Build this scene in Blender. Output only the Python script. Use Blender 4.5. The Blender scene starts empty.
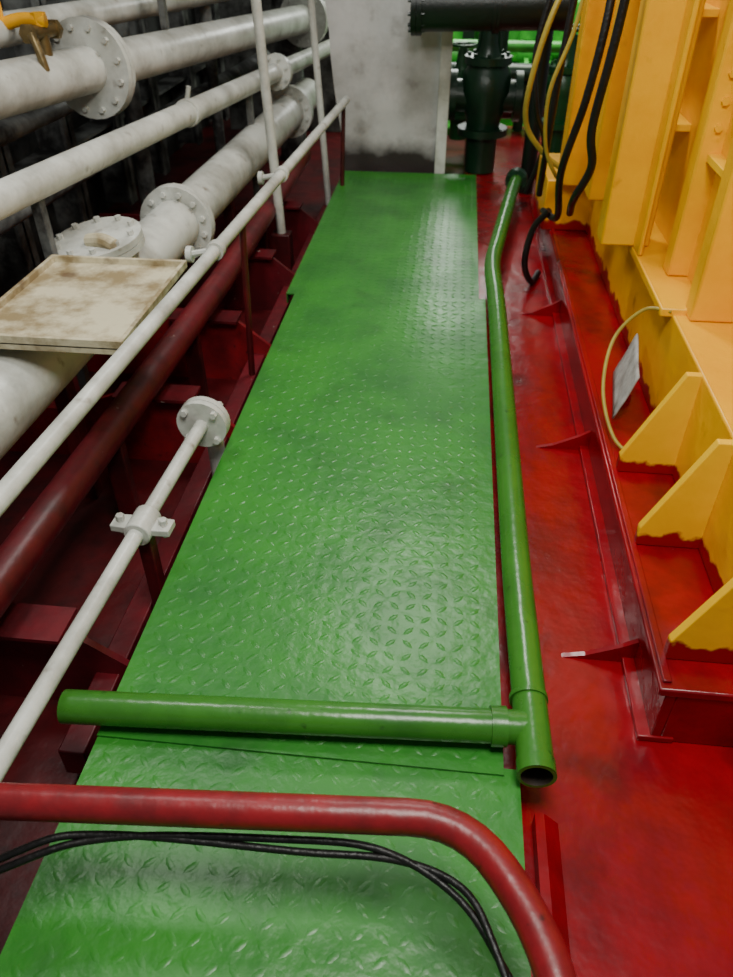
import bpy, bmesh, random
from math import *
from mathutils import Vector, Matrix, noise
random.seed(7)
C=bpy.context.collection

# ------------------------------------------------------------ materials
def lin(c): return tuple(((x/255)/12.92 if x/255<=.04045 else (((x/255)+.055)/1.055)**2.4) for x in c)
def paint(name,col,col2,rough=.3,scale=3.0,amt=.5,bump=.15,bscale=40,metal=0,spec=.5,lo=.4,hi=.7,spots=None,zmix=None):
    m=bpy.data.materials.new(name);m.use_nodes=True
    n=m.node_tree;b=n.nodes['Principled BSDF'];L=n.links.new
    tc=n.nodes.new('ShaderNodeNewGeometry')
    no=n.nodes.new('ShaderNodeTexNoise');no.inputs['Scale'].default_value=scale;no.inputs['Detail'].default_value=8
    no.inputs['Roughness'].default_value=.65
    L(tc.outputs['Position'],no.inputs['Vector'])
    def ramp(src,a,b_,v):
        r=n.nodes.new('ShaderNodeValToRGB');r.color_ramp.elements[0].position=a;r.color_ramp.elements[1].position=b_
        r.color_ramp.elements[0].color=(0,0,0,1);r.color_ramp.elements[1].color=(v,v,v,1);L(src,r.inputs['Fac']);return r.outputs['Color']
    def mix(f,a,b_):
        mx=n.nodes.new('ShaderNodeMix');mx.data_type='RGBA';L(f,mx.inputs[0])
        if isinstance(a,tuple):mx.inputs[6].default_value=(*a,1)
        else:L(a,mx.inputs[6])
        mx.inputs[7].default_value=(*b_,1);return mx.outputs[2]
    c=mix(ramp(no.outputs['Fac'],lo,hi,amt),lin(col),lin(col2))
    if spots:
        ns=n.nodes.new('ShaderNodeTexNoise');ns.inputs['Scale'].default_value=spots[1];ns.inputs['Detail'].default_value=6
        L(tc.outputs['Position'],ns.inputs['Vector'])
        c=mix(ramp(ns.outputs['Fac'],spots[2],spots[3],spots[4]),c,lin(spots[0]))
    if zmix:
        sp=n.nodes.new('ShaderNodeSeparateXYZ');L(tc.outputs['Position'],sp.inputs[0])
        nz=n.nodes.new('ShaderNodeTexNoise');nz.inputs['Scale'].default_value=zmix[4];nz.inputs['Detail'].default_value=4
        L(tc.outputs['Position'],nz.inputs['Vector'])
        ma=n.nodes.new('ShaderNodeMath');ma.operation='MULTIPLY_ADD';L(nz.outputs['Fac'],ma.inputs[0]);ma.inputs[1].default_value=-zmix[3];L(sp.outputs['Z'],ma.inputs[2])
        mr=n.nodes.new('ShaderNodeMapRange');mr.inputs[1].default_value=zmix[1]-zmix[3]*.5;mr.inputs[2].default_value=zmix[1]-zmix[3]*.5+zmix[2]
        mr.inputs[3].default_value=1;mr.inputs[4].default_value=0;L(ma.outputs[0],mr.inputs[0])
        c=mix(mr.outputs[0],c,lin(zmix[0]))
    L(c,b.inputs['Base Color'])
    n2=n.nodes.new('ShaderNodeTexNoise');n2.inputs['Scale'].default_value=bscale;n2.inputs['Detail'].default_value=3
    L(tc.outputs['Position'],n2.inputs['Vector'])
    bp=n.nodes.new('ShaderNodeBump');bp.inputs['Strength'].default_value=bump;bp.inputs['Distance'].default_value=.01
    L(n2.outputs['Fac'],bp.inputs['Height']);L(bp.outputs['Normal'],b.inputs['Normal'])
    mr=n.nodes.new('ShaderNodeMapRange');mr.inputs[3].default_value=rough*.75;mr.inputs[4].default_value=rough*1.35
    L(no.outputs['Fac'],mr.inputs[0]);L(mr.outputs[0],b.inputs['Roughness'])
    b.inputs['Metallic'].default_value=metal
    b.inputs['Specular IOR Level'].default_value=spec
    return m
GREEN=paint('green_deck_paint',(50,130,40),(34,98,36),.35,2.6,.9,.35,22,spots=((28,62,30),4,.58,.78,.6))
GPIPE=paint('green_pipe_paint',(58,120,38),(38,90,30),.26,5,.7,.2,18,spots=((28,54,24),22,.66,.74,.7))
DKGREEN=paint('dark_green_paint',(18,56,34),(8,24,16),.35,6,.7)
BRGREEN=paint('bright_green_paint',(70,180,60),(24,90,36),.35,4,.9)
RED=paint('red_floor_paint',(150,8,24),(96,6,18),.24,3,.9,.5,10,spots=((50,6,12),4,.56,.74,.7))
REDP=paint('red_pipe_paint',(140,24,32),(84,16,22),.34,9,.8,.25,20,spots=((50,18,18),30,.66,.72,.8))
MAROON=paint('maroon_paint',(104,20,30),(50,12,16),.4,5,.9,.3,16,spots=((190,180,170),26,.71,.75,.7))
DKRED=paint('dark_red_paint',(88,14,20),(30,9,10),.42,4,1,.4,14)
YEL=paint('yellow_machine_paint',(244,180,0),(222,146,0),.34,3,.6,.3,16,zmix=((150,12,20),.145,.012,.12,14),spots=((160,96,6),9,.66,.78,.6))
YELP=paint('light_yellow_paint',(250,194,14),(232,166,8),.35,5,.5,.2,16,zmix=((150,12,20),.145,.012,.12,14))
WHT=paint('white_pipe_paint',(210,211,204),(146,144,134),.35,4,.95,.25,22,spots=((104,84,64),14,.64,.76,.7))
GRY=paint('grey_canvas_paint',(192,190,188),(150,147,144),.55,3,.9,.5,9,spots=((120,112,108),6,.6,.75,.5),zmix=((48,40,38),.08,.14,.2,7))
HULL=paint('hull_paint',(74,76,76),(20,20,20),.55,3,1,.4,12,lo=.35,hi=.6)
HULLF=paint('frame_paint',(124,126,124),(40,38,38),.5,5,1,.4,12,lo=.35,hi=.6)
TRAY=paint('tray_cream',(204,194,164),(140,122,88),.5,6,1,.2,30,lo=.42,hi=.6,spots=((90,66,44),8,.6,.72,.8))
BLK=paint('black_rubber',(18,17,17),(32,28,27),.42,12,.5,.3,60,spec=.4)
STEEL=paint('pipe_bore_steel',(58,44,34),(24,18,16),.6,15,.8)
YH=paint('yellow_hose',(172,152,56),(110,96,40),.4,10,.6)
BRASS=paint('brass_valve',(130,110,70),(60,52,36),.35,20,.7,metal=.5)
RAG=paint('paper_white',(180,178,174),(120,112,106),.7,14,.8,.4,30)

# ------------------------------------------------------------ geometry helpers
def group(name):
    e=bpy.data.objects.new(name,None);e.empty_display_size=.1;C.objects.link(e);return e
def add(name,bm,mat,par=None,smooth=True,bevel=0,angle=35):
    me=bpy.data.meshes.new(name);bmesh.ops.recalc_face_normals(bm,faces=bm.faces);bm.to_mesh(me);bm.free()
    for p in me.polygons:p.use_smooth=smooth
    o=bpy.data.objects.new(name,me);C.objects.link(o)
    for m in (mat if isinstance(mat,(list,tuple)) else [mat]): me.materials.append(m)
    if par:o.parent=par
    if bevel:
        b=o.modifiers.new('bev','BEVEL');b.width=bevel;b.segments=2;b.limit_method='ANGLE';b.angle_limit=radians(40)
    if smooth:
        try: me.set_sharp_from_angle(angle=radians(angle))
        except Exception: pass
    return o
def bbox(bm,x0,x1,y0,y1,z0,z1):
    v=[bm.verts.new((x,y,z)) for x in(x0,x1) for y in(y0,y1) for z in(z0,z1)]
    for f in((0,1,3,2),(4,6,7,5),(0,4,5,1),(2,3,7,6),(0,2,6,4),(1,5,7,3)):bm.faces.new([v[i] for i in f])
def box(name,x0,x1,y0,y1,z0,z1,mat,par=None,bevel=.004):
    bm=bmesh.new();bbox(bm,x0,x1,y0,y1,z0,z1);return add(name,bm,mat,par,bevel=bevel)
def prism(bm,poly,d):
    a=[bm.verts.new(p) for p in poly];b=[bm.verts.new(Vector(p)+Vector(d)) for p in poly]
    n=len(poly);bm.faces.new(a);bm.faces.new(b[::-1])
    for i in range(n):bm.faces.new((a[i],a[(i+1)%n],b[(i+1)%n],b[i]))
def fillet(pts,r,n=6):
    pts=[Vector(p) for p in pts]
    if r<=0:return pts
    out=[pts[0]]
    for i in range(1,len(pts)-1):
        a,b,c=pts[i-1],pts[i],pts[i+1];u=(a-b);v=(c-b);rr=min(r,u.length*.45,v.length*.45)
        p=b+u.normalized()*rr;q=b+v.normalized()*rr
        for k in range(n+1):
            t=k/n;out.append((1-t)**2*p+2*t*(1-t)*b+t*t*q)
    out.append(pts[-1]);return out
def catmull(pts,n=8):
    P=[Vector(p) for p in pts];P=[2*P[0]-P[1]]+P+[2*P[-1]-P[-2]];o=[]
    for i in range(1,len(P)-2):
        for k in range(n):
            t=k/n;a,b,c,d=P[i-1:i+3]
            o.append(.5*((2*b)+(c-a)*t+(2*a-5*b+4*c-d)*t*t+(3*b-a-3*c+d)*t**3))
    o.append(P[-2]);return o
def sweep(bm,pts,r,seg=20,cap=True):
    pts=[Vector(p) for p in pts];N=len(pts)
    T=[(pts[min(i+1,N-1)]-pts[max(i-1,0)]).normalized() for i in range(N)]
    up=Vector((0,0,1)) if abs(T[0].z)<.9 else Vector((1,0,0))
    s=T[0].cross(up).normalized();rings=[]
    for i in range(N):
        s=(s-T[i]*s.dot(T[i])).normalized();w=T[i].cross(s)
        rr=r[i] if isinstance(r,(list,tuple)) else r
        rings.append([bm.verts.new(pts[i]+(s*cos(2*pi*k/seg)+w*sin(2*pi*k/seg))*rr) for k in range(seg)])
    for a,b in zip(rings,rings[1:]):
        for k in range(seg):bm.faces.new((a[k],a[(k+1)%seg],b[(k+1)%seg],b[k]))
    if cap:
        bm.faces.new(rings[0][::-1]);bm.faces.new(rings[-1])
    return rings
def pipe(name,pts,r,mat,par=None,fr=0,seg=24,cap=True):
    bm=bmesh.new();sweep(bm,fillet(pts,fr),r,seg,cap);return add(name,bm,mat,par,angle=50)
def disc(bm,c,ax,r,th,seg=28):
    ax=Vector(ax).normalized();c=Vector(c);sweep(bm,[c-ax*th/2,c+ax*th/2],r,seg)
def flange(name,c,ax,r,th,mat,par=None,nb=8,br=.012,pair=True):
    bm=bmesh.new();ax=Vector(ax).normalized();c=Vector(c)
    if pair:
        disc(bm,c-ax*th*.55,ax,r,th);disc(bm,c+ax*th*.55,ax,r,th)
    else: disc(bm,c,ax,r,th)
    up=Vector((0,0,1)) if abs(ax.z)<.9 else Vector((1,0,0))
    s=ax.cross(up).normalized();w=ax.cross(s);L=th*(1.15 if pair else .5)+br*1.2
    for k in range(nb):
        a=2*pi*(k+.5)/nb;p=c+(s*cos(a)+w*sin(a))*r*.82
        sweep(bm,[p-ax*L,p+ax*L],br,6)
    return add(name,bm,mat,par,angle=40)

# ------------------------------------------------------------ room shell
box('floor',-2.9,3.2,-.6,12.2,-.45,-.35,DKRED,None,0)
box('wall_left',-2.75,-2.6,-.6,12.2,-.35,3.2,HULL,None,0)
box('wall_back',-2.75,3.2,12.0,12.15,-.35,3.2,DKGREEN,None,0)
g=group('hull_frames')
for i,y in enumerate([1.6,2.4,3.2,4.0,4.8,5.6,6.4,7.4,8.4]):
    box('frame_web_%d'%i,-2.6,-2.38,y,y+.02,-.3,3.1,HULLF,g,0)
    box('frame_face_%d'%i,-2.40,-2.38,y-.06,y+.08,-.3,3.1,HULLF,g,0)
for i,z in enumerate([.25,1.0,1.7]):
    box('stringer_%d'%i,-2.6,-2.43,.5,9,z,z+.02,HULLF,g,0)

g=group('red_tank_top')
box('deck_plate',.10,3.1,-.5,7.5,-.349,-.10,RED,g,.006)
for i,y in enumerate([1.36,2.35,3.5]):
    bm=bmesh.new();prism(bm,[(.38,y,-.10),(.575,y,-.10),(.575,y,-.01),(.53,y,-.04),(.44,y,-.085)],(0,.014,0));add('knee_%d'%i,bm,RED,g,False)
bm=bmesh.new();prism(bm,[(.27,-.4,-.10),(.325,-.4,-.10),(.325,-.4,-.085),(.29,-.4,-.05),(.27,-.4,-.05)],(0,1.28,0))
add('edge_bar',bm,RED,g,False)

g=group('engine_foundation')
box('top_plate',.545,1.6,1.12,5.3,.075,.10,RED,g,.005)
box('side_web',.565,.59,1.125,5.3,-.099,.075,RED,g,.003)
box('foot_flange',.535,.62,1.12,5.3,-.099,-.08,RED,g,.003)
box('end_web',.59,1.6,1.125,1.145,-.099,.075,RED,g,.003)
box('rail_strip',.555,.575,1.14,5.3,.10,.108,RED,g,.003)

# ------------------------------------------------------------ walkway
g=group('checker_plate_walkway')
def plate(name,x0,x1,y0,y1,z,h=.0022,mat=GREEN):
    bm=bmesh.new();bbox(bm,x0,x1,y0,y1,z-.006,z)
    bbox(bm,x0,x0+.006,y0,y1,z-.05,z-.006);bbox(bm,x1-.006,x1,y0,y1,z-.05,z-.006)
    s=.043;nx=int((x1-x0-.02)/s);ny=int((y1-y0-.02)/s)
    for i in range(nx):
        for j in range(ny):
            cx=x0+.02+(i+.5)*s;cy=y0+.02+(j+.5)*s
            a=radians(45 if (i+j)%2 else -45);l=.0195;w=.0066
            u=Vector((cos(a),sin(a),0));v=Vector((-sin(a),cos(a),0));c=Vector((cx,cy,z))
            base=[c+u*l,c+u*l*.35+v*w,c-u*l*.35+v*w,c-u*l,c-u*l*.35-v*w,c+u*l*.35-v*w]
            B=[bm.verts.new(p) for p in base]
            T1=bm.verts.new(c+u*l*.4+Vector((0,0,h)));T2=bm.verts.new(c-u*l*.4+Vector((0,0,h)))
            for f in((B[0],B[1],T1),(B[1],B[2],T2,T1),(B[2],B[3],T2),(B[3],B[4],T2),(B[4],B[5],T1,T2),(B[5],B[0],T1)):bm.faces.new(f)
    return add(name,bm,mat,g,True,angle=40)
plate('plate_near',-.72,.235,-.45,.95,-.004,.0013)
plate('plate_middle',-.72,.20,.93,3.43,.003)
plate('plate_far',-.765,.17,3.41,5.55,-.004)
for i,y in enumerate([.1,.96,1.8,2.6,3.4,4.3,5.3]):
    box('bearer_%d'%i,-.70,.09,y,y+.04,-.35,-.055,DKRED,g,0)

# green pipe guard
g=group('green_pipe_guard')
R=.040
pts=fillet([(.262,.93,.05),(.25,1.5,.05),(.245,3.25,.05),(.23,3.75,.055),(.38,4.9,.08),(.42,5.15,.08)],.15)
bm=bmesh.new();sweep(bm,pts,R,28,False)
add('long_pipe',bm,GPIPE,g,angle=60)
flange('far_flange',(.42,5.15,.08),(.15,1,0),.07,.03,DKGREEN,g,6,.01)
bm=bmesh.new();sweep(bm,[(.262,.94,.05),(.2625,.905,.05)],R+.002,28,False);add('end_collar',bm,GPIPE,g)
bm=bmesh.new()
def ring(c,r):
    return [bm.verts.new(Vector(c)+Vector((cos(2*pi*k/28)*r,0,sin(2*pi*k/28)*r))) for k in range(28)]
r1=ring((.2625,.904,.05),R+.002);r2=ring((.2625,.904,.05),R-.006)
for k in range(28):bm.faces.new((r1[k],r1[(k+1)%28],r2[(k+1)%28],r2[k]))
add('end_rim',bm,GPIPE,g)
bm=bmesh.new();r2=ring((.2625,.904,.05),R-.006);r3=ring((.2625,1.02,.05),R-.007)
for k in range(28):bm.faces.new((r2[k],r2[(k+1)%28],r3[(k+1)%28],r3[k]))
bm.faces.new(r3);add('bore',bm,STEEL,g)
pipe('cross_pipe',[(-.80,.965,.05),(.245,1.022,.05)],.0385,GPIPE,g,seg=28)
flange('cross_collar',(.185,1.019,.05),(1,.055,0),.045,.035,GPIPE,g,0,pair=False)
flange('long_collar',(.257,1.10,.05),(0,1,0),.0445,.012,GPIPE,g,0,pair=False)

# ------------------------------------------------------------ red hoop rail + cables
g=group('red_hoop_rail')
pipe('hoop_pipe',[(-1.22,.585,-.34),(-1.22,.585,.25),(-.72,.63,.25),(.10,.685,.25),(.23,.50,.25),(.27,.15,.25),(.30,-.40,.25),(.30,-.40,-.099)],.031,REDP,g,.13)
g=group('black_cable')
for k in range(2):
    pts=catmull([(-1.1,.42,-.02),(-.70,.555,.18),(-.53,.612,.20),(-.2,.632,.20),(-.03,.632,.20),(.09,.585,.20),(.15,.50,.20),(.19,.38,.20),(.22,.1,.16),(.22,-.3,.01)],12)
    q=[]
    for i,p in enumerate(pts):
        a=i*.12+k*pi;q.append(p+Vector((cos(a)*.004,sin(a)*.008,sin(a)*.006)))
    bm=bmesh.new();sweep(bm,q,.0068,10);add('strand_%d'%k,bm,BLK,g,angle=60)

# ------------------------------------------------------------ low white pipe
g=group('low_white_pipe')
a=Vector((-.845,.30,.14));b=Vector((-.765,2.03,.14));d=(b-a).normalized()
bm=bmesh.new();sweep(bm,[a,b],.0225,20);add('pipe',bm,WHT,g)
flange('end_flange',b,d,.085,.022,WHT,g,4,.012)
pipe('drop_leg',[b+d*.03,b+d*.07,b+d*.08+Vector((.0,0,-.48))],.03,WHT,g,.04)
c=Vector((-.787,1.50,.14));s=Vector((d.y,-d.x,0))
bm=bmesh.new()
for sg in(-1,1):
    prism(bm,[c+s*sg*.02-d*.03+Vector((0,0,-.012)),c+s*sg*.085-d*.026+Vector((0,0,-.012)),c+s*sg*.085+d*.026+Vector((0,0,-.012)),c+s*sg*.02+d*.03+Vector((0,0,-.012))],(0,0,.022))
    p=c+s*sg*.062;sweep(bm,[p+Vector((0,0,-.03)),p+Vector((0,0,.03))],.013,6)
sweep(bm,[c-d*.045,c+d*.045],.038,20)
add('saddle_clamp',bm,WHT,g,bevel=.003)
box('clamp_post',c.x-.02,c.x+.02,c.y-.02,c.y+.02,-.349,c.z-.02,DKRED,g)

# ------------------------------------------------------------ handrail pipe
g=group('white_handrail_pipe')
def hr(y):return Vector((-.91+.049*(y-1.15),y,.5))
pipe('rail',[hr(.3),hr(5.3)],.024,WHT,g)
for i,y in enumerate([2.62,3.6]):
    p=hr(y);bm=bmesh.new();sweep(bm,[p-Vector((0,.02,0)),p+Vector((0,.02,0))],.033,16)
    sweep(bm,[p,p+Vector((-.10,0,-.02))],.012,8);disc(bm,p+Vector((-.10,0,-.02)),(1,0,0),.03,.02,12)
    add('rail_clip_%d'%i,bm,WHT,g)
for i,y in enumerate([.55,2.95,5.2]):
    p=hr(y);pipe('rail_post_%d'%i,[p,p+Vector((-.03,0,-.85))],.014,DKRED,g)

# ------------------------------------------------------------ big white pipe
g=group('large_white_pipe')
def bp(y):return Vector((-1.35+.03*(y-1.5),y,.29))
pipe('main_near',[bp(.2),bp(3.5)],.115,WHT,g,seg=40)
pipe('main_far',[bp(3.5),bp(6.6)],.115,WHT,g,seg=40)
ax=(bp(4)-bp(3)).normalized()
flange('flange_mid',bp(3.5),ax,.175,.028,WHT,g,12,.013)
flange('flange_far',bp(5.95),ax,.175,.028,WHT,g,12,.013)
pipe('branch_stub',[bp(2.80),bp(2.80)+Vector((-.05,0,.15))],.10,WHT,g,seg=32)
flange('branch_flange',bp(2.80)+Vector((-.06,0,.15)),(-.1,-.12,1),.18,.025,WHT,g,10,.013)
bm=bmesh.new();sweep(bm,catmull([bp(2.80)+Vector((-.08,-.05,.175)),bp(2.80)+Vector((.0,-.08,.19)),bp(2.80)+Vector((.06,-.10,.175))],6),[.01]+[.028]*11+[.01],10)
add('flange_lump',bm,TRAY,g)
for i,y in enumerate([1.0,2.2,4.3]):
    p=bp(y);box('pipe_support_%d'%i,p.x-.03,p.x+.03,y-.03,y+.03,-.35,p.z-.09,DKRED,g)

g=group('cream_drip_tray')
x0,x1,y0,y1,z0=-1.43,-.925,1.90,2.54,.46
bm=bmesh.new();bbox(bm,x0,x1,y0,y1,z0,z0+.008);t=.014;h=.03
bbox(bm,x0,x1,y0,y0+t,z0-.016,z0+h);bbox(bm,x0,x1,y1-t,y1,z0,z0+h);bbox(bm,x0,x0+t,y0+t,y1-t,z0,z0+h);bbox(bm,x1-t,x1,y0+t,y1-t,z0,z0+h)
add('pan',bm,TRAY,g,bevel=.002)
box('tray_saddle',-1.40,-1.2,2.15,2.22,.405,.46,WHT,g)

# ------------------------------------------------------------ upper pipes
g=group('upper_white_pipe')
A0,A1=Vector((-1.85,3.2,.90)),Vector((-1.28,6.98,.76));dA=(A1-A0).normalized()
pipe('main',[A0-dA*2.4,A1+dA*1.2],.10,WHT,g,seg=36)
flange('flange_near',A0+dA*.70,dA,.215,.03,WHT,g,12,.014)
flange('flange_far',A1+dA*.05,dA,.2,.03,WHT,g,12,.014)
p=A0+dA*1.5;box('hanger',p.x-.02,p.x+.02,p.y-.02,p.y+.02,.95,3.1,HULLF,g)
p=A0-dA*.9;box('hanger_2',p.x-.02,p.x+.02,p.y-.02,p.y+.02,1.0,3.1,HULLF,g)
g=group('slim_white_pipe')
B0,B1=Vector((-1.50,2.43,.715)),Vector((-1.19,6.0,.585));dB=(B1-B0).normalized()
pipe('main',[B0-dB*1.6,B1+dB*1.4],.056,WHT,g,seg=28)
flange('flange_near',B0+dB*3.2,dB,.11,.025,WHT,g,8,.012)
p=B0+dB*1.65
bm=bmesh.new();sweep(bm,[p-dB*.025,p+dB*.025],.066,20);sweep(bm,[p+Vector((.0,0,.05)),p+Vector((.02,0,.12))],.012,8);add('u_bolt',bm,WHT,g)
for i,s in enumerate([.2,2.6]):
    p=B0+dB*s;box('stand_%d'%i,p.x-.02,p.x+.02,p.y-.02,p.y+.02,-.35,p.z-.04,HULLF,g)
g=group('overhead_pipes')
pipe('pipe_a',[(-2.2,1.2,1.12),(-1.55,7.6,.98)],.065,WHT,g)
pipe('pipe_b',[(-2.2,1.0,.66),(-2.0,7.6,.62)],.05,HULLF,g)
pipe('pipe_c',[(-2.05,1.0,.42),(-1.75,7.6,.40)],.06,HULLF,g)
pipe('pipe_d',[(-1.75,1.5,1.35),(-1.15,7.5,1.2)],.04,WHT,g)
pipe('pipe_e',[(-2.32,3.1,-.3),(-2.3,3.1,3.0)],.045,HULLF,g)
pipe('pipe_f',[(-2.1,5.2,-.3),(-2.1,5.2,3.0)],.06,HULLF,g)
pipe('pipe_g',[(-1.75,5.9,-.34),(-1.75,5.9,3.0)],.04,HULLF,g)
pipe('pipe_h',[(-1.45,7.2,-.34),(-1.45,7.2,3.0)],.12,HULLF,g)
box('far_panel',-2.3,-.95,8.2,8.3,-.35,3.0,HULLF,g)

g=group('yellow_lever_valve')
v=A0+dA*.35+Vector((.02,0,.10))
bm=bmesh.new();sweep(bm,[v+Vector((0,0,-.02)),v+Vector((0,0,.14))],[.026,.026],16)
sweep(bm,[v+Vector((-.02,-.08,.08)),v+Vector((.02,.08,.08))],.028,16)
disc(bm,v+Vector((-.02,-.08,.08)),(.2,1,0),.04,.022,6);disc(bm,v+Vector((.02,.08,.08)),(.2,1,0),.04,.022,6)
sweep(bm,[v+Vector((.0,-.09,.08)),v+Vector((.03,-.12,.02)),v+Vector((.04,-.12,-.05))],.018,12)
add('body',bm,BRASS,g)
bm=bmesh.new();sweep(bm,catmull([v+Vector((.03,0,.12)),v+Vector((-.10,-.02,.12)),v+Vector((-.30,-.08,.05)),v+Vector((-.42,-.12,.07))],6),.026,12)
sweep(bm,[v+Vector((-.16,-.04,.06)),v+Vector((-.16,-.04,.20))],.026,12)
sweep(bm,[v+Vector((0,0,.10)),v+Vector((0,0,.15))],.032,6);add('lever',bm,YEL,g)

g=group('white_pole')
pipe('pole',[(-.985,4.38,-.05),(-1.10,4.4,2.6)],.026,WHT,g)
box('foot',-1.04,-.93,4.33,4.43,-.349,-.05,DKRED,g)

g=group('red_side_pipe')
pipe('main',[(-1.15,.3,.08),(-1.10,1.94,.08),(-1.06,3.3,.08),(-1.06,5.6,.08)],.055,MAROON,g)
for i,y in enumerate([.7,2.1,3.0,4.4]):
    box('stool_%d'%i,-1.13,-1.06,y-.1,y-.06,-.35,.04,DKRED,g)
g=group('red_floor_brackets')
for i,y in enumerate([1.25,2.45,3.15,3.95,4.8]):
    bm=bmesh.new();prism(bm,[(-2.3,y,-.35),(-.80,y,-.35),(-.80,y,-.16),(-.96,y,-.03),(-1.25,y,-.03),(-1.5,y,-.12),(-2.3,y,-.12)],(0,.02,0));add('web_%d'%i,bm,REDP if i in(1,2) else MAROON,g,False)
    bm=bmesh.new();prism(bm,[(-.94,y-.05,-.03),(-1.26,y-.05,-.03),(-1.26,y+.07,-.03),(-.94,y+.07,-.03)],(0,0,.012));add('cap_%d'%i,bm,MAROON,g,False)
box('longitudinal_beam',-.90,-.83,1.0,5.4,-.30,-.20,MAROON,g)

# ------------------------------------------------------------ wrapped column at the end of walkway
g=group('grey_bulkhead_column')
bm=bmesh.new()
nx,nz=14,50
def colpt(x,y,z):
    k=noise.noise(Vector((x*4,y*4,z*2.2)))*.03+noise.noise(Vector((x*11,y*11,z*6)))*.008
    ln=-.10*z if x<-.7 else 0
    return Vector((x+ln+k*.5,y+k,z))
loop=[(-.77+.66*i/nx,5.62) for i in range(nx+1)]+[(-.11,5.62+.6*i/8) for i in range(1,9)]+[(-.11-.66*i/nx,6.22) for i in range(1,nx+1)]+[(-.77,6.22-.6*i/8) for i in range(1,8)]
rows=[[bm.verts.new(colpt(x,y,-.05+2.9*j/nz)) for x,y in loop] for j in range(nz+1)]
for a,b in zip(rows,rows[1:]):
    for k in range(len(loop)):bm.faces.new((a[k],a[(k+1)%len(loop)],b[(k+1)%len(loop)],b[k]))
bm.faces.new(rows[0]);bm.faces.new(rows[-1])
add('wrapped_column',bm,GRY,g,angle=60)
box('base',-.74,-.14,5.66,6.2,-.35,-.04,DKRED,g)
box('corner_strip',-.125,-.05,5.575,5.60,-.05,2.9,WHT,g,.004)
pipe('side_pipe',[(-.86,5.45,-.3),(-1.05,5.45,2.9)],.022,WHT,g)

# ------------------------------------------------------------ yellow machinery
g=group('yellow_marine_engine')
box('bed_girder',.74,1.7,1.14,4.5,.101,.45,YEL,g,.006)
box('bed_ledge',.70,1.0,2.35,4.4,.44,.47,YEL,g,.005)
bm=bmesh.new()
for y in(1.21,1.61,1.95):
    prism(bm,[(.572,y,.101),(.745,y,.101),(.745,y,.449),(.70,y,.449),(.572,y,.16)],(0,.024,0))
add('gussets',bm,YELP,g,False,bevel=.003)
box('end_foot',.50,.80,4.15,4.7,.101,.36,YEL,g,.006)
def column(n,x0,x1,y0,y1,z0,z1,m=YEL):
    bm=bmesh.new();bbox(bm,x0,x1,y0,y1,z0,z1)
    add('column_%s'%n,bm,m,g,bevel=.008)
column('a',.58,.76,2.90,3.02,.471,2.3)
column('a_rib',.70,.72,2.80,2.90,.471,2.3)
column('b',.60,.90,3.45,3.60,.471,2.3)
column('c',.55,.90,4.05,4.2,.361,2.3)
column('d',.78,1.3,2.30,2.38,.451,2.3)
column('e',.77,.87,2.62,2.70,.471,2.3)
column('f',.98,1.02,2.18,2.30,.451,2.3)
box('block',.84,1.7,2.38,4.4,.451,2.3,YEL,g,.01)
box('block_near',1.05,1.7,1.3,2.3,.451,1.2,YEL,g,.01)
bm=bmesh.new()
for z in [.95+.075*i for i in range(9)]:
    disc(bm,(.81,2.615,z),(0,1,0),.012,.014,6)
add('bolts',bm,YEL,g)
bm=bmesh.new()
for z in (.85,1.2,1.55):
    bbox(bm,.70,.85,3.02,3.45,z,z+.025);bbox(bm,.80,.85,2.38,2.62,z,z+.025)
add('stiffeners',bm,YELP,g,bevel=.003)
bm=bmesh.new()
for y in(1.30,1.72,2.05,2.4):
    sweep(bm,[(.67,y,.10),(.67,y,.125)],.02,6);sweep(bm,[(.67,y,.12),(.67,y,.14)],.011,10)
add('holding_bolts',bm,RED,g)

g=group('black_hoses')
for i,P in enumerate([[(.55,3.0,1.6),(.52,3.0,1.15),(.50,3.05,.85),(.53,3.1,.70),(.50,3.2,.55),(.54,3.5,.40)],
                      [(.54,3.4,1.5),(.53,3.3,1.2),(.50,3.3,.9),(.46,3.4,.6),(.50,3.6,.35),(.48,4.0,.25)],
                      [(.50,3.9,1.5),(.46,3.9,1.0),(.45,3.95,.6),(.46,4.1,.3)],
                      [(.48,3.75,.33),(.42,3.8,.22),(.40,3.8,.05),(.45,3.85,-.07),(.50,4.0,-.08)],
                      [(.48,4.6,1.3),(.40,4.6,.9),(.44,4.6,.6),(.52,4.72,.40),(.46,4.8,.1)]]):
    bm=bmesh.new();sweep(bm,catmull(P,8),.016,12);add('hose_%d'%i,bm,BLK,g)
g=group('yellow_hose_loop')
bm=bmesh.new();sweep(bm,catmull([(.53,4.0,1.35),(.40,3.9,1.15),(.33,3.9,.85),(.34,3.95,.66),(.45,4.0,.52),(.53,4.02,.46)],8),.013,12);add('loop',bm,YH,g)
bm=bmesh.new();sweep(bm,catmull([(.50,3.7,1.4),(.47,3.7,1.1),(.40,3.7,.85),(.42,3.75,.62),(.49,3.8,.48),(.535,4.0,.42)],8),.009,10);add('loop_b',bm,YH,g)
g=group('yellow_wire')
bm=bmesh.new();sweep(bm,catmull([(.735,2.35,.46),(.66,2.4,.44),(.58,2.38,.34),(.55,2.25,.22),(.58,2.1,.13),(.64,2.02,.12),(.70,2.05,.14)],8),.006,8);add('wire',bm,YH,g)
g=group('paper_rag')
bm=bmesh.new();n=8;V=[[bm.verts.new((.60+.05*i/n+.05*j/n,2.22+.32*j/n,.125+.16*i/n+.004*sin(i*1.1+j*.8))) for j in range(n+1)] for i in range(n+1)]
for i in range(n):
    for j in range(n):bm.faces.new((V[i][j],V[i+1][j],V[i+1][j+1],V[i][j+1]))
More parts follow.
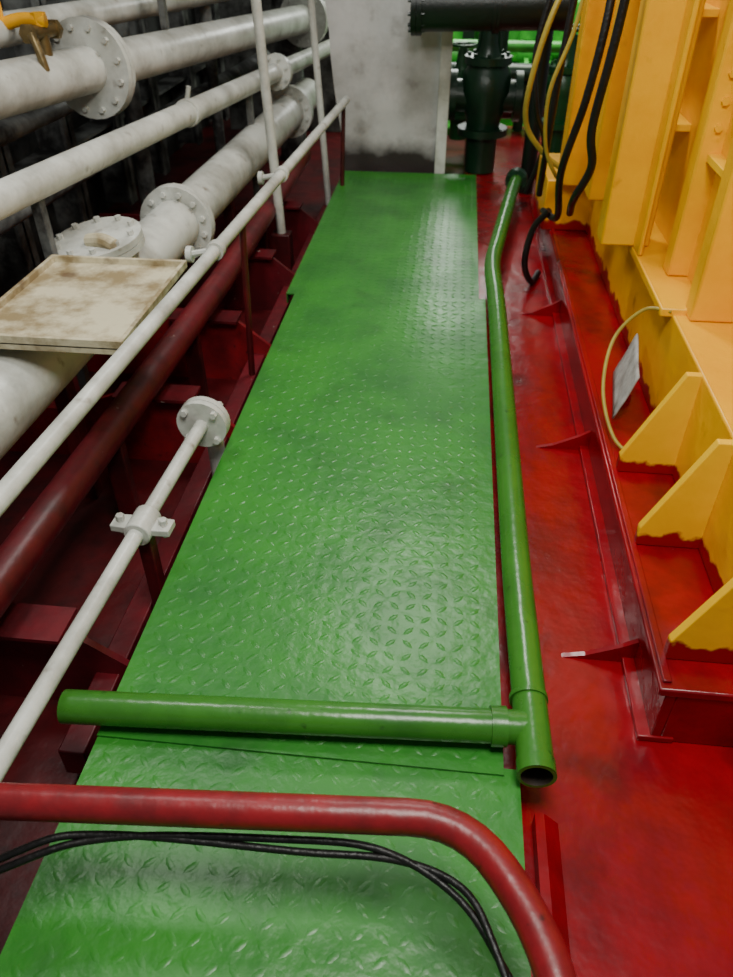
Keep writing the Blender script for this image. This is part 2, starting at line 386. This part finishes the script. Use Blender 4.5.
o=add('sheet',bm,RAG,g);so=o.modifiers.new('s','SOLIDIFY');so.thickness=.006

# ------------------------------------------------------------ far machinery
g=group('dark_green_cooler')
COOL=paint('black_green_paint',(12,24,19),(5,9,8),.35,6,.7)
pipe('shell',[(-.27,5.3,1.02),(.62,5.3,1.04)],.14,COOL,g,seg=36)
flange('cap_left',(-.27,5.3,1.02),(1,0,0),.16,.03,COOL,g,12,.012)
flange('cap_mid',(.2,5.3,1.03),(1,0,0),.155,.02,COOL,g,12,.012)
pipe('leg_pipe',[(.52,5.5,.95),(.52,5.5,-.09)],.05,COOL,g)
def valve(name,x,y,K,m):
    g=group(name);bm=bmesh.new()
    def vz(z):return -.09+(z+.09)*K
    sweep(bm,[(x,y,vz(z)) for z in(-.09,.12,.20,.36,.46,.56,.60,.80)],[r*1.04*K for r in(.09,.09,.10,.15,.13,.06,.05,.03)],24)
    disc(bm,(x,y,vz(.52)),(0,0,1),.136*K,.04*K);disc(bm,(x,y,vz(.14)),(0,0,1),.15*K,.04*K)
    for sx in(-1,1):
        disc(bm,(x+sx*.19*K,y,vz(.33)),(1,0,0),.136*K,.04*K)
        sweep(bm,[(x+sx*.072*K,y,vz(.5)),(x+sx*.04*K,y,vz(.74))],.012*K,8)
    for a in range(8):
        c=Vector((x+.11*K*cos(a*pi/4),y+.11*K*sin(a*pi/4),vz(.52)));sweep(bm,[c+Vector((0,0,-.04)),c+Vector((0,0,.045))],.012*K,6)
    sweep(bm,[(x-.19*K,y,vz(.33)),(x+.19*K,y,vz(.33))],.088*K,20)
    add('body',bm,m,g)
    bm=bmesh.new();sweep(bm,[(x+.12*K*cos(a*pi/12),y+.12*K*sin(a*pi/12),vz(.78)) for a in range(25)],.013*K,8,False)
    for a in range(3):sweep(bm,[(x,y,vz(.78)),(x+.12*K*cos(a*2.1),y+.12*K*sin(a*2.1),vz(.78))],.008*K,6)
    add('handwheel',bm,m,g)
MG=paint('mid_green_paint',(22,84,42),(10,38,22),.35,6,.8)
valve('green_globe_valve',.2,6.0,1.2,DKGREEN)
valve('green_globe_valve',.80,6.5,1.0,MG)
valve('green_globe_valve',.03,6.95,.8,MG)
g=group('green_pump_set')
for i,(x,y) in enumerate([(.35,8.6),(1.1,8.9),(.75,10.0),(1.8,9.4),(-.2,9.8)]):
    bm=bmesh.new();bbox(bm,x-.25,x+.25,y-.3,y+.3,-.349,.05)
    sweep(bm,[(x,y,.05),(x,y,.25),(x,y,.3),(x,y,.75),(x,y,.85)],[.16,.16,.22,.22,.1],20)
    sweep(bm,[(x-.3,y-.1,.15),(x+.3,y-.1,.15)],.09,16);disc(bm,(x-.3,y-.1,.15),(1,0,0),.15,.04);disc(bm,(x+.3,y-.1,.15),(1,0,0),.15,.04)
    add('pump_%d'%i,bm,BRGREEN,g)
pipe('suction_line',[(-.3,8.1,.45),(2.4,8.1,.45)],.05,BRGREEN,g)
pipe('riser',[(.72,7.9,-.3),(.72,7.9,2.5)],.05,DKGREEN,g)
box('skid',-.5,2.4,8.2,10.4,-.349,-.28,BRGREEN,g)
g=group('far_pipework')
pipe('header',[(-.1,7.3,.35),(2.0,7.3,.35)],.08,DKGREEN,g)
pipe('header_2',[(-.1,7.4,.05),(2.0,7.4,.05)],.07,DKRED,g)
for i,x in enumerate([.0,.55,.95]):
    pipe('drop_%d'%i,[(x,7.3,-.09),(x,7.3,.35)],.045,DKGREEN,g)
    flange('drop_flange_%d'%i,(x,7.3,.18),(0,0,1),.1,.02,DKGREEN,g,6,.01)
pipe('branch',[(.36,7.3,.35),(.36,7.3,.75),(.62,7.1,.75),(.62,7.1,1.6)],.035,DKGREEN,g,.1)

# ------------------------------------------------------------ lights, world, camera
def area(name,loc,tgt,size,power,col=(1,1,1),sy=None):
    l=bpy.data.lights.new(name,'AREA');l.energy=power;l.size=size;l.color=col
    if sy:l.shape='RECTANGLE';l.size_y=sy
    o=bpy.data.objects.new(name,l);C.objects.link(o);o.location=loc
    o.rotation_euler=(Vector(tgt)-Vector(loc)).to_track_quat('-Z','Y').to_euler();return o
area('lamp_near',(.15,.6,2.7),(.05,1.4,0),.8,68,(1,1,.92))
area('lamp_mid',(-.1,3.8,2.9),(-.4,3.6,0),.7,50,(1,1,.94),.4)
area('fill_left',(-1.2,1.8,2.6),(-1.5,3.0,.6),.5,26,(1,1,.96))  # unseen fill light, added to brighten the white handrail and left pipes
area('lamp_far',(.2,9.0,2.1),(0,5.0,0),.6,46,(.96,1,.94))
area('lamp_back',(.8,8.0,2.6),(.8,9.4,0),1.0,110,(.92,1,.8))
w=bpy.data.worlds.new('w');bpy.context.scene.world=w;w.use_nodes=True
w.node_tree.nodes['Background'].inputs[0].default_value=(.92,1,.98,1);w.node_tree.nodes['Background'].inputs[1].default_value=.17
cam=bpy.data.cameras.new('camera');cam.lens=750/977*36;cam.sensor_width=36;cam.clip_start=.02
cam.dof.use_dof=True;cam.dof.focus_distance=1.8;cam.dof.aperture_fstop=4.0
co=bpy.data.objects.new('camera',cam);C.objects.link(co);co.location=(0,0,1.5);co.rotation_euler=(radians(52),0,radians(6.2))
bpy.context.scene.camera=co
